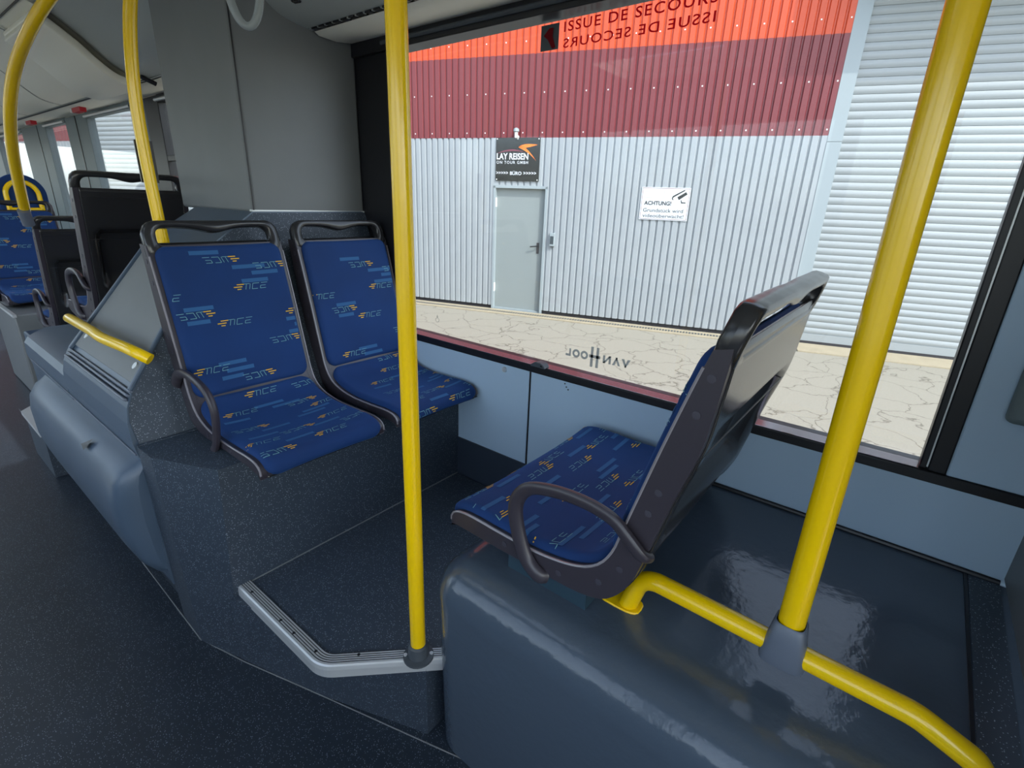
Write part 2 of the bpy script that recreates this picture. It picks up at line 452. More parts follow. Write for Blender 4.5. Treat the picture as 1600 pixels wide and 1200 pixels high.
# ceiling: S-shaped cove swept along the bus
prof = [(W+.01, 1.998), (1.275, 1.992), (1.262, 2.000), (1.246, 2.004), (1.18, 2.012), (1.12, 2.032), (1.05, 2.085), (.985, 2.145), (.92, 2.195), (.86, 2.235), (.78, 2.268), (.66, 2.292), (.5, 2.305), (.3, 2.312), (-1.1, 2.312)]
ceil = thing('ceiling', None, None, (0, 0, 2.3)); struct(ceil)
pc = [Vector((x, 0, z)) for x, z in prof[3:-1]]
pcs = catmull(pc, 5)
def cove(y0, y1, m, name, dz=0, xr=(0, 9)):
    mb = MB()
    pts = [p for p in pcs if xr[0] <= p.x <= xr[1]]
    mb.grid([[(p.x-dz*.6, y, p.z-dz*.8) for p in pts] for y in (y0, y1)])
    return mb.build(name, m, ceil, smooth=True, fix=False)
cove(YF, 2.0, 'ceild', 'cove_panel'); cove(2.0, 3.70, 'ceild', 'cove_panel')
cove(4.38, 5.45, 'ceil', 'cove_panel'); cove(5.46, 6.6, 'ceil', 'cove_panel'); cove(6.61, 8.0, 'ceil', 'cove_panel'); cove(8.01, YB, 'ceil', 'cove_panel')
rcp = cove(3.66, 4.40, 'ceil', 'raised_cove_panel', .05, (.84, 1.26))
md = rcp.modifiers.new('solid', 'SOLIDIFY'); md.thickness = .04; md.offset = 0
md = rcp.modifiers.new('bevel', 'BEVEL'); md.width = .008; md.segments = 3; md.limit_method = 'ANGLE'
cove(3.66, 4.40, 'ceil', 'cove_panel')
mb = MB()
for a, b in ((YF, 1.15), (2.05, 3.9), (4.7, 7.2), (8.0, YB)): mb.box((XL-.05, a, 2.312), (.42, b, 2.36))
ADDED_HATCHES = ((1.15, 2.05, -.92, -.36), (3.9, 4.7, -.75, .05), (7.2, 8.0, -.75, .05))  # unseen roof openings added for more bounce light inside the bus
for a, b, c, d in ADDED_HATCHES: mb.box((XL-.05, a, 2.312), (c, b, 2.36)); mb.box((d, a, 2.312), (.42, b, 2.36))
mb.build('centre_panel', 'ceil', ceil)
mb = MB()
for a, b in ((YF, 1.15), (2.05, 3.9), (4.7, 7.2), (8.0, YB)): mb.box((XL-.05, a, 2.37), (W+.1, b, 2.45))
for a, b, c, d in ADDED_HATCHES: mb.box((XL-.05, a, 2.37), (c, b, 2.45)); mb.box((d, a, 2.37), (W+.1, b, 2.45))
mb.build('roof_skin', 'ceil', ceil)
for a, b, c, d in ADDED_HATCHES:
    mb = MB(); mb.box((c-.01, a-.01, 2.455), (d+.01, b+.01, 2.465)); mb.build('added_hatch_pane', 'glass', ceil)
# light coloured lower lip with vents
mb = MB(); mb.grid([[(x, y, z) for x, z in ((W+.01, 1.999), (1.36, 1.985), (1.285, 1.988), (1.268, 1.998))] for y in (YF, 1.99)]); mb.build('window_valance', 'ceil', ceil, smooth=True, fix=False)
mb = MB(); mb.grid([[(x, y, z) for x, z in ((W+.01, 1.999), (1.36, 1.985), (1.285, 1.988), (1.268, 1.998))] for y in (2.66, YB)]); mb.build('window_valance', 'ceil', ceil, smooth=True, fix=False)
mb = MB(); mb.box((1.2, YF, 2.045), (1.27, YB, 2.06)); mb.build('vent_recess', 'black', ceil)
mb = MB()
y = -.4
while y < 1.98:
    mb.box((1.247, y, 1.9985), (1.2665, y+.030, 2.004)); y += .046
mb.build('vent_slot', 'black', ceil)
mb = MB()
y = 1.99
mb.box((1.252, YF, 2.001), (1.263, YB, 2.02)); mb.build('vent_strip', 'ceild', ceil)
mb = MB(); mb.tube([(1.12, 1.86, 2.030), (1.12, 1.86, 2.040)], .012, 12); mb.tube([(1.12, 1.83, 2.028), (1.12, 1.86, 2.030)], .006, 8); mb.build('panel_catch', 'black', ceil)
# seam lines across the cove and long strips
for x, z in ((.60, 2.2965), (.78, 2.266)):
    mb = MB(); mb.box((x-.004, 3.0, z-.006), (x+.004, YB, z)); mb.build('seam_strip', 'black', ceil)
for y in (4.43, 5.455, 6.605, 8.005):
    mb = MB(); mb.grid([[(p.x-.003, yy, p.z-.003) for p in pcs] for yy in (y-.006, y+.006)]); mb.build('cove_seam', 'black', ceil, fix=False)
mb = MB(); mb.grid([[(p.x-.006, yy, p.z-.005) for p in pcs if p.x > .84] for yy in (3.648, 3.654)]); mb.build('cove_seam', 'black', ceil, fix=False)
mb = MB(); mb.tube([(1.262, 4.42, 2.0), (1.262, 9, 2.0)], .007, 6); mb.build('edge_bead', 'black', ceil)
mb = MB(); mb.tube([(.838, 3.66, 2.225), (.838, 4.42, 2.225)], .02, 10); mb.build('panel_hinge', 'ceil', ceil)
mb = MB(); mb.tube([(.838, 3.62, 2.225), (.838, 3.665, 2.225)], .022, 10); mb.tube([(1.20, 3.60, 2.00), (1.27, 3.6, 1.975)], .012, 8); mb.each('hinge_cap', 'black', ceil)

# red emergency-tap stickers above the rear windows
for (y, z, sz) in ((5.35, 1.985, .06), (6.95, 1.985, .06)):
    mb = MB(); mb.box((1.30, y-.10, 1.955), (1.345, y+.10, 1.99)); o = mb.build('emergency_tap_cover', 'red', None, bevel=.004)
    tag(o, 'red emergency cover above the %s rear window' % ('nearer wide shuttered' if y < 6 else 'farther narrow'), 'cover')
    mb = MB(); mb.box((1.296, y+.101, 1.957), (1.34, y+.125, 1.988)); mb.build('white_end', 'white', o)

# opposite side of the bus, front and rear ends (behind the camera, let daylight in)
lw = thing('wall_left', None, None, (XL, 0, 0)); struct(lw)
mb = MB()
mb.box((XL-.06, YF, 0), (XL, 2.9, .85)); mb.box((XL-.06, 4.3, 0), (XL, 6.3, .85)); mb.box((XL-.06, 7.9, 0), (XL, YB, .85)); mb.box((XL-.06, YF, 2.0), (XL, YB, 2.4))  # rear floor-level gap is an unseen opening added for more bounce light
for a, b in ((-3, -2.9), (-1.35, -1.2), (.5, .65), (2.35, 2.9), (4.3, 4.6), (6.2, 6.4), (8, 8.2), (9.9, 11)):
    mb.box((XL-.06, a, .85), (XL, b, 2.0))
mb.box((XL-.06, 3.56, 0), (XL, 3.62, 2.0))
mb.build('panel', 'wall', lw)
mb = MB(); mb.box((XL-.035, YF, .05), (XL-.03, YB, 2.0)); mb.build('pane', 'glass', lw)
bw = thing('wall_rear', None, None, (0, YB, 0)); struct(bw)
mb = MB(); mb.box((XL, YB, 0), (W, YB+.06, 1.3)); mb.box((XL, YB, 2.0), (W, YB+.06, 2.4)); mb.build('panel', 'pillar', bw)
mb = MB(); mb.box((XL, YB+.02, 1.3), (W, YB+.03, 2.0)); mb.build('pane', 'glass', bw)
fw = thing('wall_front', None, None, (0, YF, 0)); struct(fw)
mb = MB(); mb.box((XL, YF-.06, 0), (W, YF, .6)); mb.box((XL, YF-.06, 2.1), (W, YF, 2.4)); mb.build('panel', 'pillar', fw)
mb = MB(); mb.box((XL, YF-.03, .6), (W, YF-.02, 2.1)); mb.build('pane', 'glass', fw)

# ================================================================== STEP PLATFORM, PODIUMS, HOUSING
def bevel_solid(name, verts, faces, m, sel, width, seg=8, parent=None):
    me = bpy.data.meshes.new(name); me.from_pydata(verts, [], faces)
    bm = bmesh.new(); bm.from_mesh(me); bm.verts.ensure_lookup_table()
    ed = []
    for a, b in sel:
        e = bm.edges.get((bm.verts[a], bm.verts[b]))
        if e: ed.append(e)
    bmesh.ops.bevel(bm, geom=ed, offset=width, segments=seg, profile=.5, affect='EDGES', clamp_overlap=True)
    bmesh.ops.recalc_face_normals(bm, faces=bm.faces[:])
    bm.to_mesh(me); bm.free()
    me.materials.append(M[m])
    for p in me.polygons: p.use_smooth = True
    me.set_sharp_from_angle(angle=math.radians(50))
    o = bpy.data.objects.new(name, me); COL.objects.link(o); o.parent = parent
    return o

ZP = .27
stp = thing('step_platform', 'speckled dark step platform with aluminium nosing between the facing seats', 'step', (1.0, 1.1, 0))
mb = MB(); mb.prism([(.453, 1.418), (.551, 1.096), (.672, .776), (W-.012, .776), (W-.012, 1.418)], 0.002, .243); mb.build('riser', 'vinyl', stp)
nose = fillet([(.482, 1.414, 0), (.482, .972, 0), (.712, .742, 0)], .09, 8)
top = [(p.x, p.y) for p in nose]
mb = MB(); mb.prism(top+[(.735, .742), (.76, .776), (W-.012, .776), (W-.012, 1.412)], .2435, ZP); mb.build('tread', 'vinyl', stp)
# nosing: profile swept along the nose line
def sweep(path, prof, closed=False):
    """path: 2D points; prof: (inward offset, z)"""
    rows = []
    n = len(path)
    for i in range(n):
        a = path[max(i-1, 0)]; b = path[min(i+1, n-1)]
        d = Vector((b[0]-a[0], b[1]-a[1])).normalized(); nr = Vector((-d.y, d.x))
        if i not in (0, n-1):
            d1 = (Vector(path[i])-Vector(path[i-1])).normalized(); cosv = max(.5, nr.dot(Vector((-d1.y, d1.x))))
            nr = nr/cosv
        rows.append([(path[i][0]+nr.x*o, path[i][1]+nr.y*o, z) for o, z in prof])
    return rows
npf = [(-.004, .238), (-.004, .262), (-.002, .2725), (.002, .2755)]
for k in range(5):
    o0 = .004+k*.0066
    npf += [(o0, .2755), (o0+.004, .2755), (o0+.0045, .2725), (o0+.006, .2725)]
npf += [(.038, .271)]
mb = MB(); mb.grid(sweep(top, npf)); 
# end caps
mb.add([v for v in sweep(top, npf)[-1]]+[(.745, .760, .24)], [tuple(range(len(npf)+1))])
nz = mb.build('nosing', 'alu', stp, fix=False)
for k in range(5):
    mb = MB(); mb.grid(sweep(top, [(.0085+k*.0066, .2757), (.0106+k*.0066, .2757)])); mb.build('groove_shade', 'aludark', nz, fix=False)  # dark strips over the modelled grooves, shade put into the colour
mb = MB()
for i in (1,):
    pass
for x, y in ((.497, 1.36), (.497, 1.19), (.497, 1.12), (.503, 1.02), (.57, .925)):
    mb.tube([(x, y, .2745), (x, y, .2762)], .0045, 8)
mb.each('nosing_screw', 'black', stp)

# podium carrying the two seats
pod = thing('seat_podium', 'speckled slate podium carrying the two forward blue seats', 'podium', (.9, 1.55, 0))
tp = [(.385, 1.735), (.387, 1.632), (.482, 1.415), (W-.002, 1.415), (W-.002, 1.739), (.385, 1.739)]
bt = [(.405, 1.735), (.402, 1.585), (.455, 1.415), (W-.002, 1.415), (W-.002, 1.739), (.405, 1.739)]
n = 6
vs = [(x, y, .003) for x, y in bt]+[(x, y, .68) for x, y in tp]
fs = [(i, (i+1) % n, n+(i+1) % n, n+i) for i in range(n)]+[tuple(range(n)), tuple(range(n, 2*n))]
vs = [tuple(Vector(v)-pod.location) for v in vs]
bevel_solid('podium_body', vs, fs, 'vinyl', [(6, 7), (7, 8), (1, 7), (2, 8)], .012, 5, pod)
mb = MB(); mb.tube([(.386, 1.735, .682), (W-.01, 1.735, .682)], .003, 6); mb.build('top_weld_line', 'vinyl', pod)

# moulded housing behind the seats (slanted service panel, lower bulge, grey tower on top)
hs = thing('housing', 'large slate blue moulded housing with slanted hatch beside the aisle', 'housing', (.8, 2.2, 0))
def yf(z): return 1.742+max(0, z-.68)*.37
up = [(.396, .15), (.392, .18), (.392, .62), (.383, .652), (.378, .69), (.381, .745), (.392, .79), (.412, .828), (.46, .885), (.62, 1.075), (.72, 1.194), (.757, 1.235), (.80, 1.262), (.95, 1.355), (W-.003, 1.36), (W-.003, 0.15)]
upc = [Vector((a, 0, b)) for a, b in up]
body = fillet([(a, 0, b) for a, b in up], .02, 3)
mb = MB()
ring0 = [(p.x, yf(p.z)+.0005, max(p.z, .003)) for p in body]; ring1 = [(p.x, 2.50, max(p.z, .003)) for p in body]
mb.loft(ring0, ring1)
mb.build('upper_cover', 'cover', hs, smooth=True, angle=32)
mb = MB(); mb.box((.435, 1.744, .003), (W-.003, 3.2, .149)); mb.build('plinth', 'floor', hs)
# speckled front face between the seats
mb = MB()
zz = [.684, 1.0, 1.355]
mb.grid([[(x, yf(z)-.002, z) for x in (.39+max(0, z-.8)*.85+.012, .6 if z < 1.0 else max(.62, .39+max(0, z-.8)*.85+.014), 1.0, W-.01)] for z in zz])
fp = [(.393, .684), (.388, .75), (.396, .79), (.42, .832), (.62, 1.07), (.76, 1.232), (.95, 1.35), (W-.01, 1.355), (W-.01, .684)]
mb = MB(); mb.add([(x, yf(z)-.002, z) for x, z in fp], [tuple(range(len(fp)))]); mb.build('front_face', 'vinyl', hs, fix=False)
# low rear shelf of the housing that carries the raised seat
mb = MB()
shp = [(.396, .15), (.392, .60), (.380, .665), (.383, .72), (.40, .745), (.47, .778), (W-.003, .778), (W-.003, .15)]
mb.loft([(x, 2.501, z) for x, z in shp], [(x, 3.22, z) for x, z in shp]); mb.build('rear_shelf', 'cover', hs, smooth=True, angle=30)
# crease line
mb = MB(); mb.tube([(.381, 1.75, .648), (.379, 3.15, .655)], .0025, 6); mb.build('crease_strip', 'clamp', hs)
# lower bulge
def bulge_ring(y, k):
    P = [(.392, .625), (.372, .612), (.335, .592), (.308, .555), (.296, .49), (.298, .40), (.316, .31), (.338, .245), (.370, .20), (.392, .19)]
    cz = .43
    return [(.392+(x-.392)*k, y, cz+(z-cz)*(.86+.14*k)) for x, z in P]
mb = MB()
rows = []
for y, k in ((1.748, .30), (1.752, .5), (1.765, .80), (1.78, .92), (1.81, .985), (1.86, 1.0), (2.7, 1.0), (2.85, .98), (2.93, .90), (2.97, .75), (2.99, .45), (2.995, .1)):
    rows.append(bulge_ring(y, k))
mb.grid(rows); mb.add(rows[0], [tuple(range(len(rows[0])))])
mb.build('lower_bulge', 'cover', hs, smooth=True, angle=60)
mb = MB()   # black wedge painting in the shade of the pull notch
mb.add([(.345, 2.075, .609), (.318, 2.125, .583), (.312, 2.070, .580), (.326, 2.060, .598)], [(0, 1, 2), (0, 2, 3), (1, 3, 2)])
mb.build('grip_shade', 'black', hs, fix=False)
# hatch panel on the slope
sl0 = Vector((.418, 0, .835)); sl1 = Vector((.742, 0, 1.219)); sd_ = (sl1-sl0).normalized(); sn = Vector((-sd_.z, 0, sd_.x))
def onslope(t, y, h=0): 
    p = sl0+sd_*t+sn*h; return (p.x, y, p.z)
Ls = (sl1-sl0).length
mb = MB()
y0, y1 = 1.845, 2.455
def slopebox(mb, t0, t1, a, b, h0, h1, ya=None, yb=None):
    lo = [onslope(t0, a, h0), onslope(t0, b, h0), onslope(t1, yb if yb else b, h0), onslope(t1, ya if ya else a, h0)]
    hi = [onslope(t0, a, h1), onslope(t0, b, h1), onslope(t1, yb if yb else b, h1), onslope(t1, ya if ya else a, h1)]
    mb.loft(lo, hi)
hat = MB(); slopebox(hat, .02, Ls-.02, 1.815, 2.44, .001, .006, ya=1.94)
hp = hat.build('hatch_panel', 'tower', hs, bevel=.002)
mb = MB(); slopebox(mb, -.0, Ls, 2.445, 2.462, .0, .014); slopebox(mb, -.0, Ls, 1.795, 1.81, .0, .012, ya=1.925, yb=1.94); mb.each('hatch_edge', 'cover', hs, bevel=.003)
mb = MB()
for k in range(3): slopebox(mb, -.035+k*.014, -.026+k*.014, 1.795, 2.462, -.004, .009)
mb.each('hatch_rib', 'clamp', hs, bevel=.003)
mb = MB()
for t, y in ((.07, 1.87), (.07, 2.39), (.44, 2.36)):
    c0 = Vector(onslope(t, y, .006)); c1 = Vector(onslope(t, y, .009)); mb.tube([c0, c1], .012, 14)
mb.each('hatch_screw', 'alu', hs)
# tower above housing
tw = thing('wall_tower', None, None, (.95, 2.0, 1.36)); struct(tw)
mb = MB(); mb.prism([(.955, 2.0), (W+.0, 2.0), (W+.0, 2.65), (.955, 2.65)], 1.350, 2.34); mb.build('panel', 'tower', tw, bevel=.012, bseg=3)
mb = MB(); mb.box((.953, 1.998, 1.354), (W, 2.02, 1.361)); mb.build('base_strip', 'alu', tw)
mb = MB(); mb.tube([(.957, 1.996, 1.36), (.957, 1.996, 2.3)], .003, 6); mb.build('corner_strip', 'black', tw)

# wheel arch box carrying the single seat
wb = thing('wheel_arch_box', 'glossy dark slate wheel arch box with rounded edge under the wide seat', 'wheel arch', (1.0, .2, 0))
x0, x1, y0, y1, z0, z1 = .662, W-.010, -.60, .772, .003, .638
vs = [(x0+.02, y0, z0), (x1, y0, z0), (x1, y1, z0), (x0+.02, y1, z0), (x0, y0, z1-.036), (x1, y0, z1), (x1, y1, z1), (x0, y1, z1-.036)]
vs = [tuple(Vector(v)-wb.location) for v in vs]
bevel_solid('box_body', vs, [(0, 3, 2, 1), (4, 5, 6, 7), (0, 1, 5, 4), (1, 2, 6, 5), (2, 3, 7, 6), (3, 0, 4, 7)], 'gloss', [(4, 7), (6, 7), (3, 7)], .095, 14, wb)
mb = MB(); mb.loft([(.70, -.252, .602), (.70, -.246, .602), (.70, -.246, .606), (.70, -.252, .606)], [(W-.012, -.252, .636), (W-.012, -.246, .636), (W-.012, -.246, .6415), (W-.012, -.252, .6415)]); mb.build('edge_strip', 'black', wb)
mb = MB(); mb.loft([(.70, -.31, .602), (.70, -.254, .602), (.70, -.254, .605), (.70, -.31, .605)], [(W-.012, -.31, .636), (W-.012, -.254, .636), (W-.012, -.254, .6405), (W-.012, -.31, .6405)]); mb.build('dark_mat_strip', 'vinyl', wb)
mb = MB(); mb.tube([(W-.004, -.31, .641), (W-.004, .70, .641)], .007, 8); mb.build('wall_seal', 'black', wb)
# bulkhead at the front end
bh = thing('wall_front_bulkhead', None, None, (1.1, -.33, .64)); struct(bh)
mb = MB(); mb.box((.72, -.345, .645), (W+.02, -.315, 2.0)); mb.build('panel', 'tower', bh, bevel=.008)
mb = MB(); mb.box((W-.035, -.314, 1.02), (W-.003, -.212, 1.95)); o = mb.build('rounded_cover', 'pillar', bh, bevel=.015, bseg=4)

# rear platform, podium pieces down the aisle
rp = thing('rear_step_platform', 'far small step platform with pale aluminium nosing past the moulded housing', 'step', (.9, 3.45, 0))
mb = MB(); mb.prism([(.352, 3.225), (.352, 3.64), (.41, 3.72), (W-.003, 3.72), (W-.003, 3.225)], .003, .238); mb.build('riser', 'vinyl', rp)
pth = [(.41, 3.725), (.348, 3.645), (.348, 3.225)]
mb = MB(); mb.prism([(.345, 3.225), (.345, 3.643), (.405, 3.72), (W-.003, 3.72), (W-.003, 3.225)], .238, .25); mb.build('tread', 'vinyl', rp)
mb = MB(); mb.prism([(.34, 3.224), (.34, 3.645), (.402, 3.722), (.46, 3.722), (.385, 3.635), (.385, 3.224)], .236, .256); mb.build('nosing', 'alu', rp)
p2 = thing('rear_podium', 'slate podium box behind the far platform under a black seat back', 'podium', (1.0, 4, 0))
mb = MB(); mb.box((.52, 3.722, .003), (W-.003, 4.30, .555)); mb.build('podium_body', 'cover', p2, bevel=.01)
p3 = thing('rear_podium', 'grey podium box far down the aisle under the rear facing blue seat', 'podium', (1.0, 5, 0))
mb = MB(); mb.box((.535, 4.62, .003), (W-.003, 5.42, .600)); mb.build('podium_body', 'tower', p3, bevel=.01)
mb = MB(); mb.box((.53, 4.61, .585), (.55, 5.42, .603)); mb.build('edge_trim', 'alu', p3)
p4 = thing('rear_step_platform', 'farthest step platform with a bright angular nosing at the left picture edge', 'step', (1.0, 5.8, 0))
mb = MB(); mb.prism([(.60, 5.425), (.60, 5.85), (.72, 6.05), (W-.003, 6.05), (W-.003, 5.425)], .003, .25); mb.build('riser', 'vinyl', p4)
mb = MB(); mb.prism([(.585, 5.425), (.585, 5.86), (.71, 6.06), (.76, 6.06), (.63, 5.85), (.63, 5.425)], .236, .258); mb.build('nosing', 'alu', p4)

# ================================================================== SEATS
PATH = [(.032, .990), (.050, .93), (.085, .80), (.115, .68), (.135, .60), (.152, .535), (.182, .488), (.235, .462), (.32, .449), (.42, .449), (.50, .452), (.545, .449), (.572, .437), (.583, .415), (.578, .392)]
P0, LEN = resample(catmull([(0, a, b) for a, b in PATH], 12), 161)
def path_at(t):
    f = min(max(t/LEN, 0), 1)*160; i = min(int(f), 159); p = P0[i].lerp(P0[i+1], f-i)
    d = (P0[min(i+2, 160)]-P0[max(i-1, 0)]).normalized()
    return p, Vector((0, -d.z, d.y))    # normal towards the sitter
OUT = [(-.028, .990), (-.015, .93), (.008, .80), (.034, .68), (.050, .58), (.066, .50), (.092, .43), (.135, .385), (.20, .362), (.30, .358), (.42, .362), (.52, .376), (.556, .386), (.570, .392), (.574, .394)]
OUT3 = [(-.004, .962), (-.002, .93), (.006, .86), (.018, .78), (.050, .67), (.078, .56), (.097, .49), (.125, .44), (.162, .410), (.22, .398), (.30, .397), (.42, .398), (.52, .400), (.556, .400), (.572, .398)]
OUT2 = [(-.028, .990), (-.015, .93), (.008, .80), (.034, .68), (.054, .58), (.078, .51), (.112, .455), (.155, .425), (.21, .414), (.30, .414), (.42, .414), (.52, .412), (.556, .406), (.570, .400), (.574, .396)]
SEAM = .60      # arc length where back pad meets cushion
_, tmp = 0, 0
def find_seam():
    for k in range(161):
        if P0[k].y > .158: return LEN*k/160
SEAM = find_seam(); POFF = (0, 0)

def pad(W_, t0, t1, r, side, text, wide):
    mb = MB(); hw = W_/2-.016
    na, nb = 26, 34
    def xa(a):  # denser near the edges
        return math.copysign(1-(1-abs(a))**1.8, a)
    def sdf(x, t):
        cx = abs(x)-(hw-r); ct = abs(t-(t0+t1)/2)-((t1-t0)/2-r)
        return min(max(cx, ct), 0)+math.hypot(max(cx, 0), max(ct, 0))-r
    def surf(x, t, lift=0):
        p, nn = path_at(t)
        d = max(0, -sdf(x, t)); re = .016
        drop = re-math.sqrt(max(0, re*re-(re-min(d, re))**2))
        hgt = .010*(abs(x)/hw)**3-drop+lift
        return Vector((x, p.y, p.z))+nn*hgt
    rows = []
    tt = []
    for j in range(nb+1):
        b = xa(-1+2*j/nb); tt.append((t0+t1)/2+b*(t1-t0)/2)
    for t in tt:
        e = min(t-t0, t1-t); 
        w_ = hw if e >= r else hw-r+math.sqrt(max(0, r*r-(r-e)**2))
        w_ = max(w_, hw-r)
        rows.append([surf(w_*xa(-1+2*i/na), t) for i in range(na+1)])
    mb.grid(rows, 0)
    # skirt
    per = [(0, i) for i in range(na+1)]+[(j, na) for j in range(1, nb+1)]+[(nb, i) for i in range(na-1, -1, -1)]+[(j, 0) for j in range(nb-1, 0, -1)]
    A = [rows[j][i] for j, i in per]; B = []
    for j, i in per:
        p, nn = path_at(tt[j]); B.append(rows[j][i]-nn*.012)
    k = len(A); mb.add(A+B, [(q, (q+1) % k, k+(q+1) % k, k+q) for q in range(k)], 0)
    # woven pattern: strokes mapped onto the pad
    def inside(x, t): return sdf(x, t) < -.004
    def stroke(p, q, wd, mi):
        p = Vector(p); q = Vector(q); L = (q-p).length; d = (q-p)/L; nrm = Vector((-d.y, d.x))*wd/2
        n_ = max(1, int(L/.008))
        for k_ in range(n_):
            a = p+d*L*k_/n_; b = p+d*L*(k_+1)/n_
            c = (a+b)/2
            if not inside(c.x, c.y): continue
            pts = [a+nrm, b+nrm, b-nrm, a-nrm]
            mb.add([surf(v.x, v.y, .0011 if mi == 1 else .0015) for v in pts], [(0, 1, 2, 3)], mi)
    def motif(u, t, mirror, s=1.0):
        sg = -1 if mirror else 1
        def pt(a, b): return (-(u+sg*((a-.055)+(.02-b)*.0+b*.35)*s), t-(b-.0085)*s)   # viewer right = -x
        def L(a0, b0, a1, b1, wd=.0016, mi=2): stroke(pt(a0, b0), pt(a1, b1), wd*s, mi)
        h = .017
        # swoosh
        L(.008, h*.98, .030, h*.98, .0028, 3); L(.000, h*.55, .026, h*.55, .0030, 3); L(.012, h*.12, .024, h*.12, .0028, 3)
        # T I C E
        L(.030, h, .048, h); L(.038, 0, .038, h); L(.050, 0, .050, h)
        L(.058, h, .078, h); L(.058, 0, .058, h); L(.058, 0, .076, 0)
        L(.084, h, .104, h); L(.084, h*.5, .100, h*.5); L(.084, 0, .102, 0); L(.084, 0, .084, h*.5)
    def rect(u, t, w_, h_=.013):
        stroke((-(u-w_/2), t), (-(u+w_/2), t), h_, 1)
    for (kind, u, t, a) in PATTERN:
        for sh in ([0] if not wide else [-.19, .20]):
            uu = u+sh+POFF[0]; tq = t+POFF[1]
            if not (t0-.05 < tq < t1+.05): continue
            if kind == 'm': motif(uu, tq, True, 1.08)
            elif kind == 'n': motif(uu, tq, False, 1.08)
            else: rect(uu, tq, a)
    return mb

PATTERN = [('r', -.06, .03, .09), ('m', -.01, .055, 0), ('r', .07, .082, .11), ('m', .145, .082, 0), ('r', .12, .105, .09), ('r', .08, .130, .09), ('n', .06, .150, 0),
           ('n', -.22, .165, 0), ('r', -.12, .205, .09), ('m', -.13, .225, 0), ('r', -.13, .248, .07), ('n', -.02, .262, 0),
           ('n', .215, .252, 0), ('r', .20, .278, .09), ('r', .22, .300, .08), ('r', .20, .324, .09), ('m', .14, .345, 0),
           ('n', -.13, .405, 0), ('r', -.06, .393, .09), ('r', -.04, .418, .09), ('r', -.07, .440, .07), ('m', .02, .452, 0),
           ('n', .0, .515, 0), ('m', .17, .525, 0), ('n', -.10, .585, 0), ('r', .0, .575, .10), ('r', .05, .598, .10), ('m', .10, .612, 0), ('r', -.13, .625, .08),
           ('n', .16, .66, 0), ('r', .11, .685, .10), ('r', .08, .708, .10), ('m', -.12, .70, 0), ('r', -.06, .735, .09), ('n', .12, .770, 0), ('r', -.12, .775, .09), ('m', -.02, .80, 0),
           ('n', -.15, .825, 0), ('r', .07, .815, .09), ('m', .16, .85, 0), ('r', -.05, .86, .09), ('n', .04, .885, 0), ('m', -.14, .90, 0)]

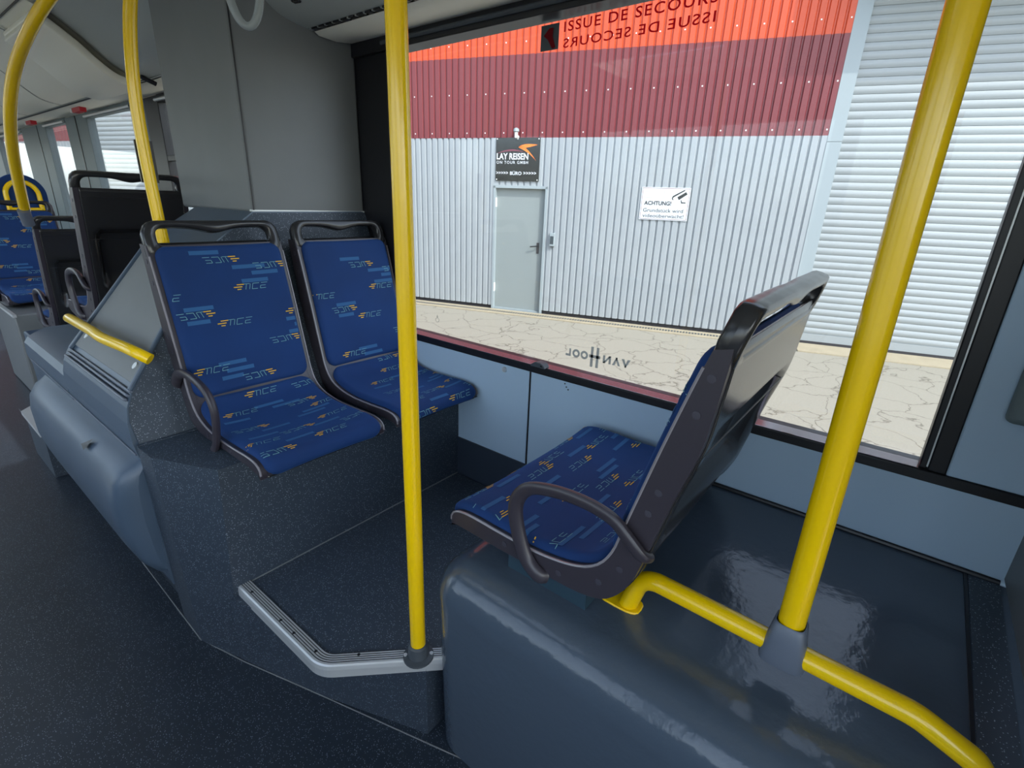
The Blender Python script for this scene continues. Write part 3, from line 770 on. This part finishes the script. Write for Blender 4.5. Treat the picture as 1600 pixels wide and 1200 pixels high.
def make_seat(name, label, loc, rz, W_, arm=1, deep=True, bracket=None, group=None, hb=1.0, po=(0, 0)):
    global P0, LEN, SEAM, POFF
    hz = lambda b: b if b < .50 else .50+(b-.50)*hb
    P0, LEN = resample(catmull([(0, a, hz(b)) for a, b in PATH], 12), 161); SEAM = find_seam(); POFF = po
    t = thing(name, label, 'seat', loc, rz, group)
    wide = W_ > .55
    mk = ['fabric', 'fab_rect', 'fab_text', 'fab_yellow']
    pad(W_, .004, SEAM-.001, .035, 0, True, wide).build('backrest_cushion', mk, t, smooth=True, world=False, angle=70, fix=False)
    pad(W_, SEAM+.002, LEN-.002, .045, 0, True, wide).build('seat_cushion', mk, t, smooth=True, world=False, angle=70, fix=False)
    outp = OUT3 if wide else (OUT if deep else OUT2)
    O, _ = resample(catmull([(0, a, b if wide else hz(b)) for a, b in outp], 10), 61)
    I = []
    for k in range(61):
        p, nn = path_at(LEN*k/60); I.append(p-nn*.008)
    for sgn in (-1, 1):
        mb = MB(); xo = sgn*W_/2; xi = sgn*(W_/2-.020)
        rows = []
        for k in range(61):
            rows.append([(xi, I[k].y, I[k].z), (xo, I[k].y, I[k].z), (xo, O[k].y, O[k].z), (xi, O[k].y, O[k].z), (xi, I[k].y, I[k].z)])
        mb.grid(rows); mb.add(rows[0][:4], [(0, 1, 2, 3)]); mb.add(rows[-1][:4], [(0, 1, 2, 3)])
        fr_ = mb.build('side_frame', 'plastic', t, world=False, bevel=.0035)
        mb = MB(); mb.tube([(xo-sgn*.002, I[k].y, I[k].z) for k in range(2, 60)], .0032, 6); mb.build('lip_highlight', 'lip', fr_, smooth=True, world=False)
        mb = MB()
        for k in (3, 7, 17, 20, 29, 33, 39, 45, 48):
            c = (I[k]+O[k])/2
            mb.tube([(xo, c.y, c.z), (xo+sgn*.0015, c.y, c.z)], .007, 12)
        mb.each('bolt', 'bolt', fr_, world=False)
    # shell behind and below: grid across, recessed in the middle of the back
    rows = []
    us = [-1, -.97, -.9, -.8, -.72, -.6, -.3, 0, .3, .6, .72, .8, .9, .97, 1]
    for k in range(61):
        o = O[k]; i_ = I[k]; row = []
        f = k/60
        for u in us:
            e = max(0, min(1, (.86-abs(u))/.16)); e = e*e*(3-2*e)
            v = max(0, min(1, (f-.15)/.05))*max(0, min(1, (.44-f)/.06)); v = v*v*(3-2*v)
            rec = .80*e*v
            if f > .46: rec = .5*e*max(0, min(1, (f-.46)/.05))
            p = o.lerp(i_, rec); row.append((u*(W_/2-.0205), p.y, p.z))
        rows.append(row)
    mb = MB(); mb.grid(rows); mb.build('back_shell', 'shell', t, smooth=True, world=False, solid=.004, angle=60, fix=False)
    mb = MB()
    for k in (2, 12):
        o = O[k]; mb.tube([(-(W_/2-.03), o.y-.0012, o.z), (W_/2-.03, o.y-.0012, o.z)], .0016, 6)
    mb.each('panel_line', 'black', t, world=False)
    # inner liner just under the pads
    rows = [[(u*(W_/2-.0205), I[k].y, I[k].z+0) for u in (-1, 0, 1)] for k in range(61)]
    mb = MB(); mb.grid(rows); mb.build('inner_shell', 'plastic', t, smooth=True, world=False, fix=False)
    # grab handle: ring with a hole that dips in the middle
    hw, hh = W_/2, .054
    ch = .040
    updir = Vector((0, -.26, .966)); base = Vector((0, .030, hz(.985)-.004)); nn = Vector((0, .966, .26))
    NK, NS = 96, 12
    def rrect(a, hw_, hh_, r_):
        # boundary point of a rounded rectangle at parameter a (by arc length)
        sx = 2*(hw_-r_); sy = 2*(hh_-r_); q = PI/2*r_; tot = 2*sx+2*sy+4*q
        s_ = (a % 1)*tot
        segs = [('l', sx, (-(hw_-r_), -hh_), (1, 0)), ('c', q, (hw_-r_, -(hh_-r_)), -PI/2), ('l', sy, (hw_, -(hh_-r_)), (0, 1)), ('c', q, (hw_-r_, hh_-r_), 0),
                ('l', sx, (hw_-r_, hh_), (-1, 0)), ('c', q, (-(hw_-r_), hh_-r_), PI/2), ('l', sy, (-hw_, hh_-r_), (0, -1)), ('c', q, (-(hw_-r_), -(hh_-r_)), PI)]
        for kd, L, p, d in segs:
            if s_ <= L or kd == 'c' and d == PI and True and s_ <= L+1e-6:
                if kd == 'l': return (p[0]+d[0]*s_, p[1]+d[1]*s_)
                an = d+s_/r_; return (p[0]+r_*math.cos(an), p[1]+r_*math.sin(an))
            s_ -= L
        return (-(hw_-r_), -hh_)
    inner = [rrect(k/NK, hw-.036, .029, .024) for k in range(NK)]
    inner2 = []
    for x, y in inner:
        y += .002
        if y > .010:
            y -= .015*math.exp(-(x/(.050))**2)-.002*math.exp(-((abs(x)-.12)/.05)**2)
        inner2.append((x, y))
    outer = []
    for x, y in inner2:
        # project radially on the outer outline
        lo, hi = 1.0, 12.0
        def inside_o(px, py):
            r_ = .042; cx = abs(px)-(hw-r_); cy = abs(py)-(hh-r_)
            if py < 0: cx = abs(px)-hw; cy = abs(py)-hh; return max(cx, cy) < 0
            return min(max(cx, cy), 0)+math.hypot(max(cx, 0), max(cy, 0))-r_ < 0
        # anisotropic scaling: walk from the inner point outwards along the ellipse normal
        d = Vector((x/(hw*hw), y/(hh*hh))); d.normalize()
        st = 0
        while inside_o(x+d.x*st, y+d.y*st) and st < .3: st += .0005
        outer.append((x+d.x*st, y+d.y*st))
    rows = []
    for k in range(NK+1):
        a = Vector(inner2[k % NK]); b = Vector(outer[k % NK]); row = []
        for s_ in range(NS+1):
            ph = 2*PI*s_/NS; c_ = math.cos(ph); sn_ = math.sin(ph)
            se = lambda v: math.copysign(abs(v)**.55, v)
            q = a.lerp(b, .5+.5*se(c_)); th = -.020+.0195*se(sn_)
            p = base+updir*(q.y+.030)+nn*th; row.append((q.x, p.y, p.z))
        rows.append(row)
    mb = MB(); mb.grid(rows); mb.build('grab_handle', 'shell', t, smooth=True, world=False, angle=60)
    # armrest
    if arm:
        ax = arm*(W_/2+.013)
        ap = catmull([(arm*(W_/2-.004), .288, .392), (ax-arm*.003, .300, .398), (ax, .335, .43), (ax, .362, .50), (ax, .365, .555), (ax, .335, .598), (ax, .27, .618), (ax, .20, .622), (ax, .145, .612), (ax, .112, .588), (ax-arm*.004, .085, .562), (arm*(W_/2-.006), .078, .552)], 6)
        mb = MB(); mb.tube(ap, .0165, 14, flat=.68); mb.build('armrest', 'plastic', t, smooth=True, world=False)
    if bracket:
        mb = MB(); mb.box(*bracket); mb.build('mounting_bracket', 'bracket', t, world=False, bevel=.004)
    return t

S1 = make_seat('bus_seat', 'blue patterned seat beside the aisle with a looped armrest on its left', (.757, 1.872, ZP), PI, .425, arm=1, deep=False, group='pair of seats on the podium')
S2 = make_seat('bus_seat', 'blue patterned seat next to the window wall, partly behind the slim yellow pole', (1.232, 1.872, ZP), PI, .415, arm=0, deep=False, group='pair of seats on the podium', po=(.06, .05))
S3 = make_seat('bus_seat', 'wide blue seat seen from the side, standing on the glossy wheel arch box', (1.085, .188, ZP), 0, .66, arm=-1, deep=True, hb=.935)
mb = MB(); mb.loft([(-.305, .20, .3385), (-.305, .41, .3385), (-.305, .41, .405), (-.305, .20, .405)], [(.25, .20, .3655), (.25, .41, .3655), (.25, .41, .405), (.25, .20, .405)]); mb.build('mounting_beam', 'bracket', S3, world=False)
SA = make_seat('bus_seat', 'raised seat with tall black back turned to the camera behind the hatch', (.835, 2.865, .425), 0, .435, arm=-1)
SCb = make_seat('bus_seat', 'far black seat back seen from behind with blue cushion, under the curved yellow pole', (.84, 3.86, .20), 0, .43, arm=-1)
SB = make_seat('bus_seat', 'far blue seat facing the camera at the left picture edge', (.79, 5.40, .245), PI, .47, arm=1)
# brackets to ground far seats
mb = MB(); mb.box((-.18, .16, .365), (.18, .42, .41)); mb.build('mounting_bracket', 'bracket', SA, world=False)
mb = MB(); mb.box((-.18, .14, .355), (.18, .40, .41)); mb.build('mounting_bracket', 'bracket', SCb, world=False)
mb = MB(); mb.box((-.18, .14, .372), (.18, .40, .41)); mb.build('mounting_bracket', 'bracket', SB, world=False)
# padded board with yellow hoop behind the farthest seat
hb = thing('backrest_board', 'tall rounded navy board with a yellow hoop behind the far blue seat', 'backrest', (.985, 6.15, 0))
poly = []
for k in range(25):
    a = PI*k/24; poly.append((.985+.165*math.cos(a), 1.335+.165*math.sin(a)))
poly = [(1.15, .258)]+poly+[(.82, .258)]
mb = MB(); mb.loft([(x, 6.12, z) for x, z in poly], [(x, 6.18, z) for x, z in poly]); mb.build('board', 'fabric', hb, bevel=.012)
mb = MB(); hp_ = [(.985-.105, 6.10, 1.20)]+[(.985-.105*math.cos(PI*k/14), 6.10, 1.335+.105*math.sin(PI*k/14)) for k in range(15)]+[(.985+.105, 6.10, 1.20)]
mb.tube(hp_, .018, 10); mb.tube([(.88, 6.10, 1.215), (1.09, 6.10, 1.215)], .018, 10); mb.build('hoop', 'yellow', hb, smooth=True)

# ================================================================== POLES AND RAILS
pl = thing('grab_pole', 'slim upright yellow pole standing on the aluminium step nosing', 'pole', (.668, .80, ZP))
mb = MB(); mb.tube([(.668, .80, .30), (.668, .80, 2.312)], .0195, 24); mb.build('tube', 'yellow', pl, smooth=True)
mb = MB(); mb.tube([(.668, .80, .277), (.668, .80, .283), (.668, .80, .286), (.668, .80, .318), (.668, .80, .322)], [.040, .040, .027, .0255, .021], 24); mb.build('foot_flange', 'dclamp', pl, smooth=True)
mb = MB()
for a in (PI*.75, -PI*.25): mb.tube([(.668+.034*math.cos(a), .80+.034*math.sin(a), .283), (.668+.034*math.cos(a), .80+.034*math.sin(a), .287)], .005, 8)
mb.each('flange_bolt', 'alu', pl)

rl = thing('floor_rail', 'low bent yellow rail mounted on the glossy wheel arch box', 'rail', (.84, .05, .64))
rp_ = fillet([(.856, .325, .61), (.858, .302, .698), (.86, -.160, .686), (.862, -.238, .655), (.862, -.270, .612)], [0, .050, .10, .03, 0], 10)
mb = MB(); mb.tube(rp_, .0195, 20); mb.build('tube', 'yellow', rl, smooth=True)
for y in (.326, -.270):
    mb = MB(); sgn = 1 if y > 0 else -1
    pts = []
    for k in range(20):
        a = 2*PI*k/20; c_ = math.cos(a); s_ = math.sin(a)
        pts.append((.857+.027*math.copysign(abs(s_)**.6, s_), y+sgn*.018+.050*math.copysign(abs(c_)**.6, c_)))
    mb.prism(pts, .607, .614); f_ = mb.build('foot_plate', 'yellow', rl, bevel=.002)
    mb = MB(); mb.tube([(.857, y+sgn*.043, .614), (.857, y+sgn*.043, .6165)], .008, 12); mb.build('foot_bolt', 'aludark', f_)

p2_ = thing('grab_pole', 'thick yellow pole rising from the grey clamp on the low rail', 'pole', (.859, .031, .70))
mb = MB(); mb.tube([(.859, .031, .72), (.859, .031, 2.312)], .0215, 28); mb.build('tube', 'yellow', p2_, smooth=True)
mb = MB(); cs = []
for z, r1, r2 in ((.662, .024, .036), (.672, .0275, .038), (.715, .027, .031), (.750, .0255, .0255), (.753, .0225, .0225)):
    cs.append([(.859+r1*math.copysign(abs(math.cos(a))**.55, math.cos(a)), .031+r2*math.copysign(abs(math.sin(a))**.55, math.sin(a)), z) for a in [2*PI*k/24 for k in range(25)]])
mb.grid(cs); mb.add(cs[0][:24], [tuple(range(24))]); mb.build('clamp', 'clamp', p2_, smooth=True, angle=50)

p3_ = thing('grab_pole', 'bent yellow pole standing behind the aisle seat against the grey tower', 'pole', (.66, 2.08, 1.1))
bp_ = catmull([(.672, 2.075, 1.115), (.668, 2.08, 1.30), (.664, 2.08, 1.55), (.668, 2.07, 1.74), (.69, 2.055, 1.93), (.735, 2.03, 2.12), (.79, 2.0, 2.262)], 6)
mb = MB(); mb.tube(bp_, .0185, 18); mb.build('tube', 'yellow', p3_, smooth=True)
mb = MB(); mb.box((.647, 2.103, 1.44), (.699, 2.109, 1.57)); mb.build('holder_plate', 'shell', p3_)

p4_ = thing('grab_pole', 'curved yellow pole at the left picture edge ending in a grey clamp', 'pole', (.6, 3.8, 1.2))
pp = catmull([(.612, 3.84, 1.29), (.578, 3.593, 1.442), (.551, 3.36, 1.576), (.536, 3.112, 1.712), (.545, 2.912, 1.832), (.567, 2.681, 1.93), (.613, 2.503, 2.022), (.70, 2.36, 2.13), (.765, 2.30, 2.258)], 7)
mb = MB(); mb.tube(pp, [.0245-.006*min(1, k/(len(pp)-1)) for k in range(len(pp))], 18); mb.build('tube', 'yellow', p4_, smooth=True)
mb = MB(); mb.tube([(.613, 3.845, 1.215), (.600, 3.805, 1.29)], .027, 16); mb.build('clamp', 'clamp', p4_, smooth=True)
p5_ = thing('grab_pole', 'short thin yellow post by the farthest step at the left edge', 'pole', (.66, 5.9, .25))
mb = MB(); mb.tube([(.66, 5.9, .255), (.64, 5.9, .62)], .02, 12); mb.build('tube', 'yellow', p5_, smooth=True)

gh = thing('hatch_grab_bar', 'yellow bent grab bar across the slanted hatch', 'handle', (.46, 2.1, .93))
hp2 = catmull([onslope(.098, 2.51, .030), onslope(.098, 2.49, .055), onslope(.100, 2.42, .066), onslope(.102, 2.15, .074), onslope(.100, 2.02, .074), onslope(.108, 1.87, .060), onslope(.110, 1.80, .046), onslope(.110, 1.772, .018)], 6)
mb = MB(); mb.tube(hp2, .0175, 18); mb.build('tube', 'yellow', gh, smooth=True)
mb = MB(); mb.tube([onslope(.100, 2.38, .0), onslope(.100, 2.38, .066)], .011, 12); mb.tube([onslope(.106, 1.88, .0), onslope(.106, 1.88, .058)], .011, 12); mb.each('standoff', 'yellow', gh, smooth=True)

# hanging strap handle near the ceiling
sr = thing('strap_handle', 'translucent grey looped strap handle hanging by the tower', 'strap', (.62, 1.2, 2.3))
cx, cy, cz = .620, 1.215, 1.828
mb = MB(); d_ = Vector((.80, -.60, 0))
rg = []
for k in range(41):
    a = 2*PI*k/40; rg.append(Vector((cx, cy, cz))+d_*(.031*math.cos(a))+Vector((0, 0, 1))*(.082*math.sin(a)))
mb.tube(rg, .0085, 12, cap=False); mb.build('loop', 'strap', sr, smooth=True)
mb = MB(); mb.box((cx-.012, cy-.012, cz+.068), (cx+.012, cy+.012, 2.29)); mb.build('strap_band', 'shell', sr)

# ================================================================== OUTSIDE
G = -.30
BE = Vector((-.29995, .95395, 0)); BN = Vector((-.95395, -.29995, 0)); BO = Vector((6.56, 5.588, 0))
def B(s, n, z): return tuple(BO+BE*s+BN*n+Vector((0, 0, z)))
mb = MB(); mb.add([(-60, -60, G), (60, -60, G), (60, 80, G), (-60, 80, G)], [(0, 1, 2, 3)]); struct(mb.build('ground', 'ground'))

bld = thing('wall_warehouse', None, None, B(0, 0, G)); struct(bld)
PR = .1035
def cladding(s0, s1, z0, z1, name, m, z_base_fn=None):
    mb = MB(); s = s0; row = []
    k = 0
    pts = []
    while s < s1-1e-4:
        pts += [(s, 0.0), (s+PR*.62, 0.0), (s+PR*.73, -.022), (s+PR*.87, -.022)]
        s += PR
    pts.append((s, 0))
    pts = [(min(a, s1), b) for a, b in pts]
    mb.grid([[B(a, b, z) for a, b in pts] for z in (z0, z1)])
    return mb.build(name, m, bld, fix=False)
DZ = 1.665
DOOR0, DOOR1 = -.865, .025
segs = []
cladding(-4.49, DOOR0-.0, -.24, 2.352, 'grey_cladding', 'clad')
cladding(DOOR0, DOOR1, DZ, 2.352, 'grey_cladding', 'clad')
cladding(DOOR1, 6.6, -.24, 2.352, 'grey_cladding', 'clad')
cladding(-4.49, 6.6, 2.352, 3.445, 'maroon_cladding', 'maroon')
cladding(-4.49, 6.6, 3.445, 5.6, 'orange_cladding', 'orange')
cladding(9.75, 24, -.24, 2.352, 'grey_cladding', 'clad'); cladding(9.75, 24, 2.352, 5.6, 'maroon_cladding', 'maroon')
mb = MB()
for z in (2.42, 2.95, 3.60):
    s = -4.3
    k = 0
    while s < 2.0:
        ss = -4.49+PR*k+PR*.28
        mb.add([B(ss-.008, .003, z-.008), B(ss+.008, .003, z-.008), B(ss+.008, .003, z+.008), B(ss-.008, .003, z+.008)], [(0, 1, 2, 3)])
        k += 3; s = ss
mb.build('cladding_screws', 'white', bld, fix=False)['kind'] = 'stuff'
def bbox(mb, s0, s1, n0, n1, z0, z1, mi=0):
    mb.loft([B(s0, n0, z0), B(s1, n0, z0), B(s1, n1, z0), B(s0, n1, z0)], [B(s0, n0, z1), B(s1, n0, z1), B(s1, n1, z1), B(s0, n1, z1)], mi)
mb = MB(); bbox(mb, -4.49, DOOR0-.01, -.3, -.03, G, 5.6); bbox(mb, DOOR0-.01, DOOR1+.01, -.3, -.03, 1.68, 5.6); bbox(mb, DOOR1+.01, 6.6, -.3, -.03, G, 5.6); bbox(mb, 9.75, 24, -.3, -.03, G, 5.6); mb.build('backing_wall', 'dark', bld)
for a, b in ((-4.655, -4.49), (6.6, 6.75), (9.6, 9.75), (-11.0, -10.8)):
    mb = MB(); bbox(mb, a, b, -.12, .006, G, 2.28); bbox(mb, a, b, -.12, .004, 2.285, 5.6); mb.build('corner_trim', 'trim', bld)
mb = MB(); bbox(mb, -10.8, -4.655, -.3, .55, 3.98, 5.6); mb.build('lintel_canopy', 'trim', bld)
mb = MB(); bbox(mb, 6.75, 9.6, -.3, 0.0, 4.1, 5.6); mb.build('lintel_panel', 'trim', bld)
mb = MB(); bbox(mb, -11, 24, -1.5, 0.25, 5.6, 5.8); mb.build('eaves', 'trim', bld)
# roller shutters
def shutter(s0, s1, zt, label):
    t = thing('roller_shutter', label, 'shutter', B((s0+s1)/2, 0, G), group=None)
    mb = MB(); z = G+.14; pts = []
    while z < zt:
        for k in range(7):
            a = PI*k/6; pts.append((-.055+.011*math.sin(a), z+.084*k/6))
        pts.append((-.062, z+.088)); z += .09
    mb.grid([[B(s, n, z) for s in (s0, s1)] for n, z in pts]); mb.build('slat_curtain', 'shutter', t, fix=False)
    mb = MB(); bbox(mb, s0, s1, -.07, -.04, G+.04, G+.14); mb.build('bottom_rail', 'shutter', t)
    mb = MB(); bbox(mb, s0, s1, -.075, -.035, G, G+.04); mb.build('rubber_seal', 'dark', t)
shutter(-10.8, -4.655, 4.4, 'large pale roller shutter right of the silver cladding outside')
shutter(6.75, 9.6, 4.4, 'pale roller shutter seen through the rear side window beyond the black seat back')
# door
d1 = thing('door_1', None, None, B(-.42, 0, G)); struct(d1)
mb = MB(); bbox(mb, DOOR0+.03, DOOR1-.03, -.085, -.06, G+.03, DZ-.03); mb.build('leaf', 'doorm', d1)
mb = MB(); bbox(mb, DOOR0-.005, DOOR0+.03, -.09, .012, G, DZ); bbox(mb, DOOR1-.03, DOOR1+.005, -.09, .012, G, DZ); bbox(mb, DOOR0-.005, DOOR1+.005, -.09, .012, DZ-.03, DZ+.012); bbox(mb, DOOR0-.005, DOOR1+.005, -.09, -.02, G, G+.03); mb.build('frame', 'trim', d1)
mb = MB(); bbox(mb, -.755, -.715, -.06, -.052, .66, .83); dh = mb.build('lock_plate', 'dark', d1)
mb = MB(); mb.tube([B(-.735, -.055, .78), B(-.735, -.01, .78), B(-.70, -.008, .775), B(-.62, -.008, .765)], .010, 8); mb.build('handle', 'txtdark', d1)
mb = MB()
for z in (1.35, -.0): bbox(mb, DOOR1-.032, DOOR1-.010, -.058, .0, z, z+.14)
mb.each('hinge', 'white', d1)
# office sign
sg = thing('office_sign', 'black office sign board with orange swoosh above the grey door outside', 'sign', B(-.357, .005, 2.05))
mb = MB(); bbox(mb, -.716, .0, .004, .018, 1.742, 2.352); mb.build('board', 'signb', sg)
def T(mb, s, s0, z, wd, h_, n, mi=0, bold=0., sp=1.): put_text(mb, s, wd, h_, B(s0, n, z), -BE, (0, 0, 1), BN, mi, bold=bold, spacing=sp)
mb = MB()
T(mb, 'LAY REISEN', -.015, 2.045, .52, .092, .019, bold=.028); T(mb, 'ON TOUR GMBH', -.015, 1.985, .52, .042, .019, bold=.006, sp=1.25)
T(mb, '>>>>>', -.012, 1.83, .20, .046, .019, bold=.012); T(mb, 'BÜRO', -.245, 1.826, .19, .062, .019, bold=.014); T(mb, '>>>>>', -.465, 1.83, .21, .046, .019, bold=.012)
mb.build('lettering', 'signw', sg)
def bez(P, n=14):
    out = []
    for k in range(n+1):
        t = k/n; a, b, c = [Vector(p) for p in P]; out.append(a*(1-t)**2+b*2*t*(1-t)+c*t*t)
    return out
mb = MB()
A = bez([(.355, .50), (.47, .57), (.68, .52)]); C_ = bez([(.68, .52), (.44, .52), (.52, .43)])+bez([(.52, .43), (.64, .36), (.665, .295)]) ; D = bez([(.665, .295), (.58, .42), (.355, .50)])
top_ = bez([(.375, .475), (.43, .54), (.68, .512)]); bot_ = bez([(.375, .475), (.46, .44), (.55, .48)]) ; 
lens = [(-u, v) for u, v in []]
def patch(pa, pb, m_, name):
    mb = MB(); mb.grid([[B(-p.x, .0195, 1.742+p.y) for p in pa], [B(-p.x, .0195, 1.742+p.y) for p in pb]]); mb.build(name, m_, sg, fix=False)
patch(bez([(.370, .475), (.44, .545), (.68, .510)]), bez([(.370, .475), (.45, .46), (.545, .478)]), 'signo', 'swoosh')
patch(bez([(.370, .475), (.56, .40), (.665, .285)]), bez([(.400, .495), (.49, .505), (.665, .285)]), 'signo', 'swoosh')
patch(bez([(.01, .385), (.25, .50), (.47, .405)]), bez([(.01, .385), (.25, .45), (.47, .405)]), 'signr', 'plum_arc')
mb = MB()
for s_, z_ in ((-.02, 1.76), (-.695, 1.76), (-.02, 2.335), (-.695, 2.335), (-.357, 2.335)):
    mb.tube([B(s_, .018, z_), B(s_, .022, z_)], .009, 8)
mb.each('fixing_screw', 'white', sg)
# warning sign
ws = thing('warning_sign', 'white video surveillance notice with grey lettering on the ribbed wall outside', 'sign', B(-2.62, .005, 1.48))
mb = MB(); bbox(mb, -2.957, -2.287, .002, .012, 1.262, 1.702); mb.build('board', 'signw', ws)
mb = MB(); 
for a, b, c, d in ((-2.945, -2.300, 1.688, 1.692), (-2.945, -2.300, 1.272, 1.276), (-2.945, -2.941, 1.272, 1.692), (-2.304, -2.300, 1.272, 1.692)): bbox(mb, a, b, .0125, .0135, c, d)
mb.build('border_line', 'signr', ws)
mb = MB(); T(mb, 'ACHTUNG!', -2.34, 1.462, .375, .056, .0135, bold=.022); mb.build('lettering', 'txtdark', ws)
mb = MB(); T(mb, 'Grundstück wird', -2.335, 1.368, .555, .050, .0135); T(mb, 'videoüberwacht!', -2.335, 1.295, .57, .048, .0135); mb.build('lettering', 'txtgrey', ws)
mb = MB()
def q2(mb, pts, n=.0135): mb.add([B(-2.287-u, n, 1.262+v) for u, v in pts], [tuple(range(len(pts)))])
q2(mb, [(.455, .315), (.60, .405), (.585, .413), (.440, .330), (.425, .30), (.440, .275), (.452, .278), (.440, .302)])
q2(mb, [(.500, .315), (.610, .385), (.632, .355), (.525, .278)]); q2(mb, [(.545, .265), (.555, .265), (.56, .235), (.62, .235), (.62, .250), (.57, .250), (.56, .278)])
mb.each('camera_symbol', 'txtdark', ws, fix=False)
mb = MB()
for a, b, c, d in ((.05, .32, .385, .387), (.05, .32, .30, .302), (.05, .052, .30, .387), (.318, .32, .30, .387)): bbox(mb, -2.287-b, -2.287-a, .0125, .0133, 1.262+c, 1.262+d)
mb.build('blank_box_line', 'shutter', ws)
# small camera / lamp above the sign
sc_ = thing('wall_camera', 'small white camera fixed to the wall just above the black office sign', 'camera', B(-.345, .02, 2.40))
mb = MB(); mb.tube([B(-.345, .0, 2.36), B(-.345, .07, 2.36), B(-.345, .07, 2.43)], .026, 12); mb.build('bracket', 'white', sc_, smooth=True)
mb = MB(); mb.tube([B(-.345, .07, 2.42), B(-.345, .07, 2.43), B(-.345, .07, 2.465), B(-.345, .07, 2.48)], [.03, .045, .04, .012], 14); mb.build('dome', 'trim', sc_, smooth=True)
kb2 = MB(); bbox(kb2, -1.03, -.955, .0, .045, .80, 1.0); kb_ = kb2.build('key_box', 'trim', None, bevel=.004); tag(kb_, 'small grey key box on the ribbed wall right of the grey door', 'box')
mb = MB(); bbox(mb, -1.02, -.965, .045, .048, .83, .95); mb.build('key_box_lid', 'txtgrey', kb_)
# drain channel and kerb at the foot of the wall
dr = thing('drain_channel', 'narrow slotted drain running along the foot of the ribbed wall', 'drain', B(0, .25, G))
mb = MB(); bbox(mb, -4.6, 7, .03, .36, G+.001, G+.012); mb.build('channel_edge', 'concrete', dr)
mb = MB()
s = -4.55
while s < 2.4:
    mb.add([B(s, .16, G+.014), B(s+.026, .16, G+.014), B(s+.026, .25, G+.014), B(s, .25, G+.014)], [(0, 1, 2, 3)])
    s += .042
mb.build('grate_slots', 'txtgrey', dr, fix=False)['kind'] = 'stuff'
ke = thing('kerb_strip', 'broken cream kerb strip in front of the roller shutter', 'kerb', B(-7.6, .3, G))
mb = MB(); bbox(mb, -11, -4.62, .02, .52, G+.001, G+.016); mb.build('strip', 'concrete', ke)
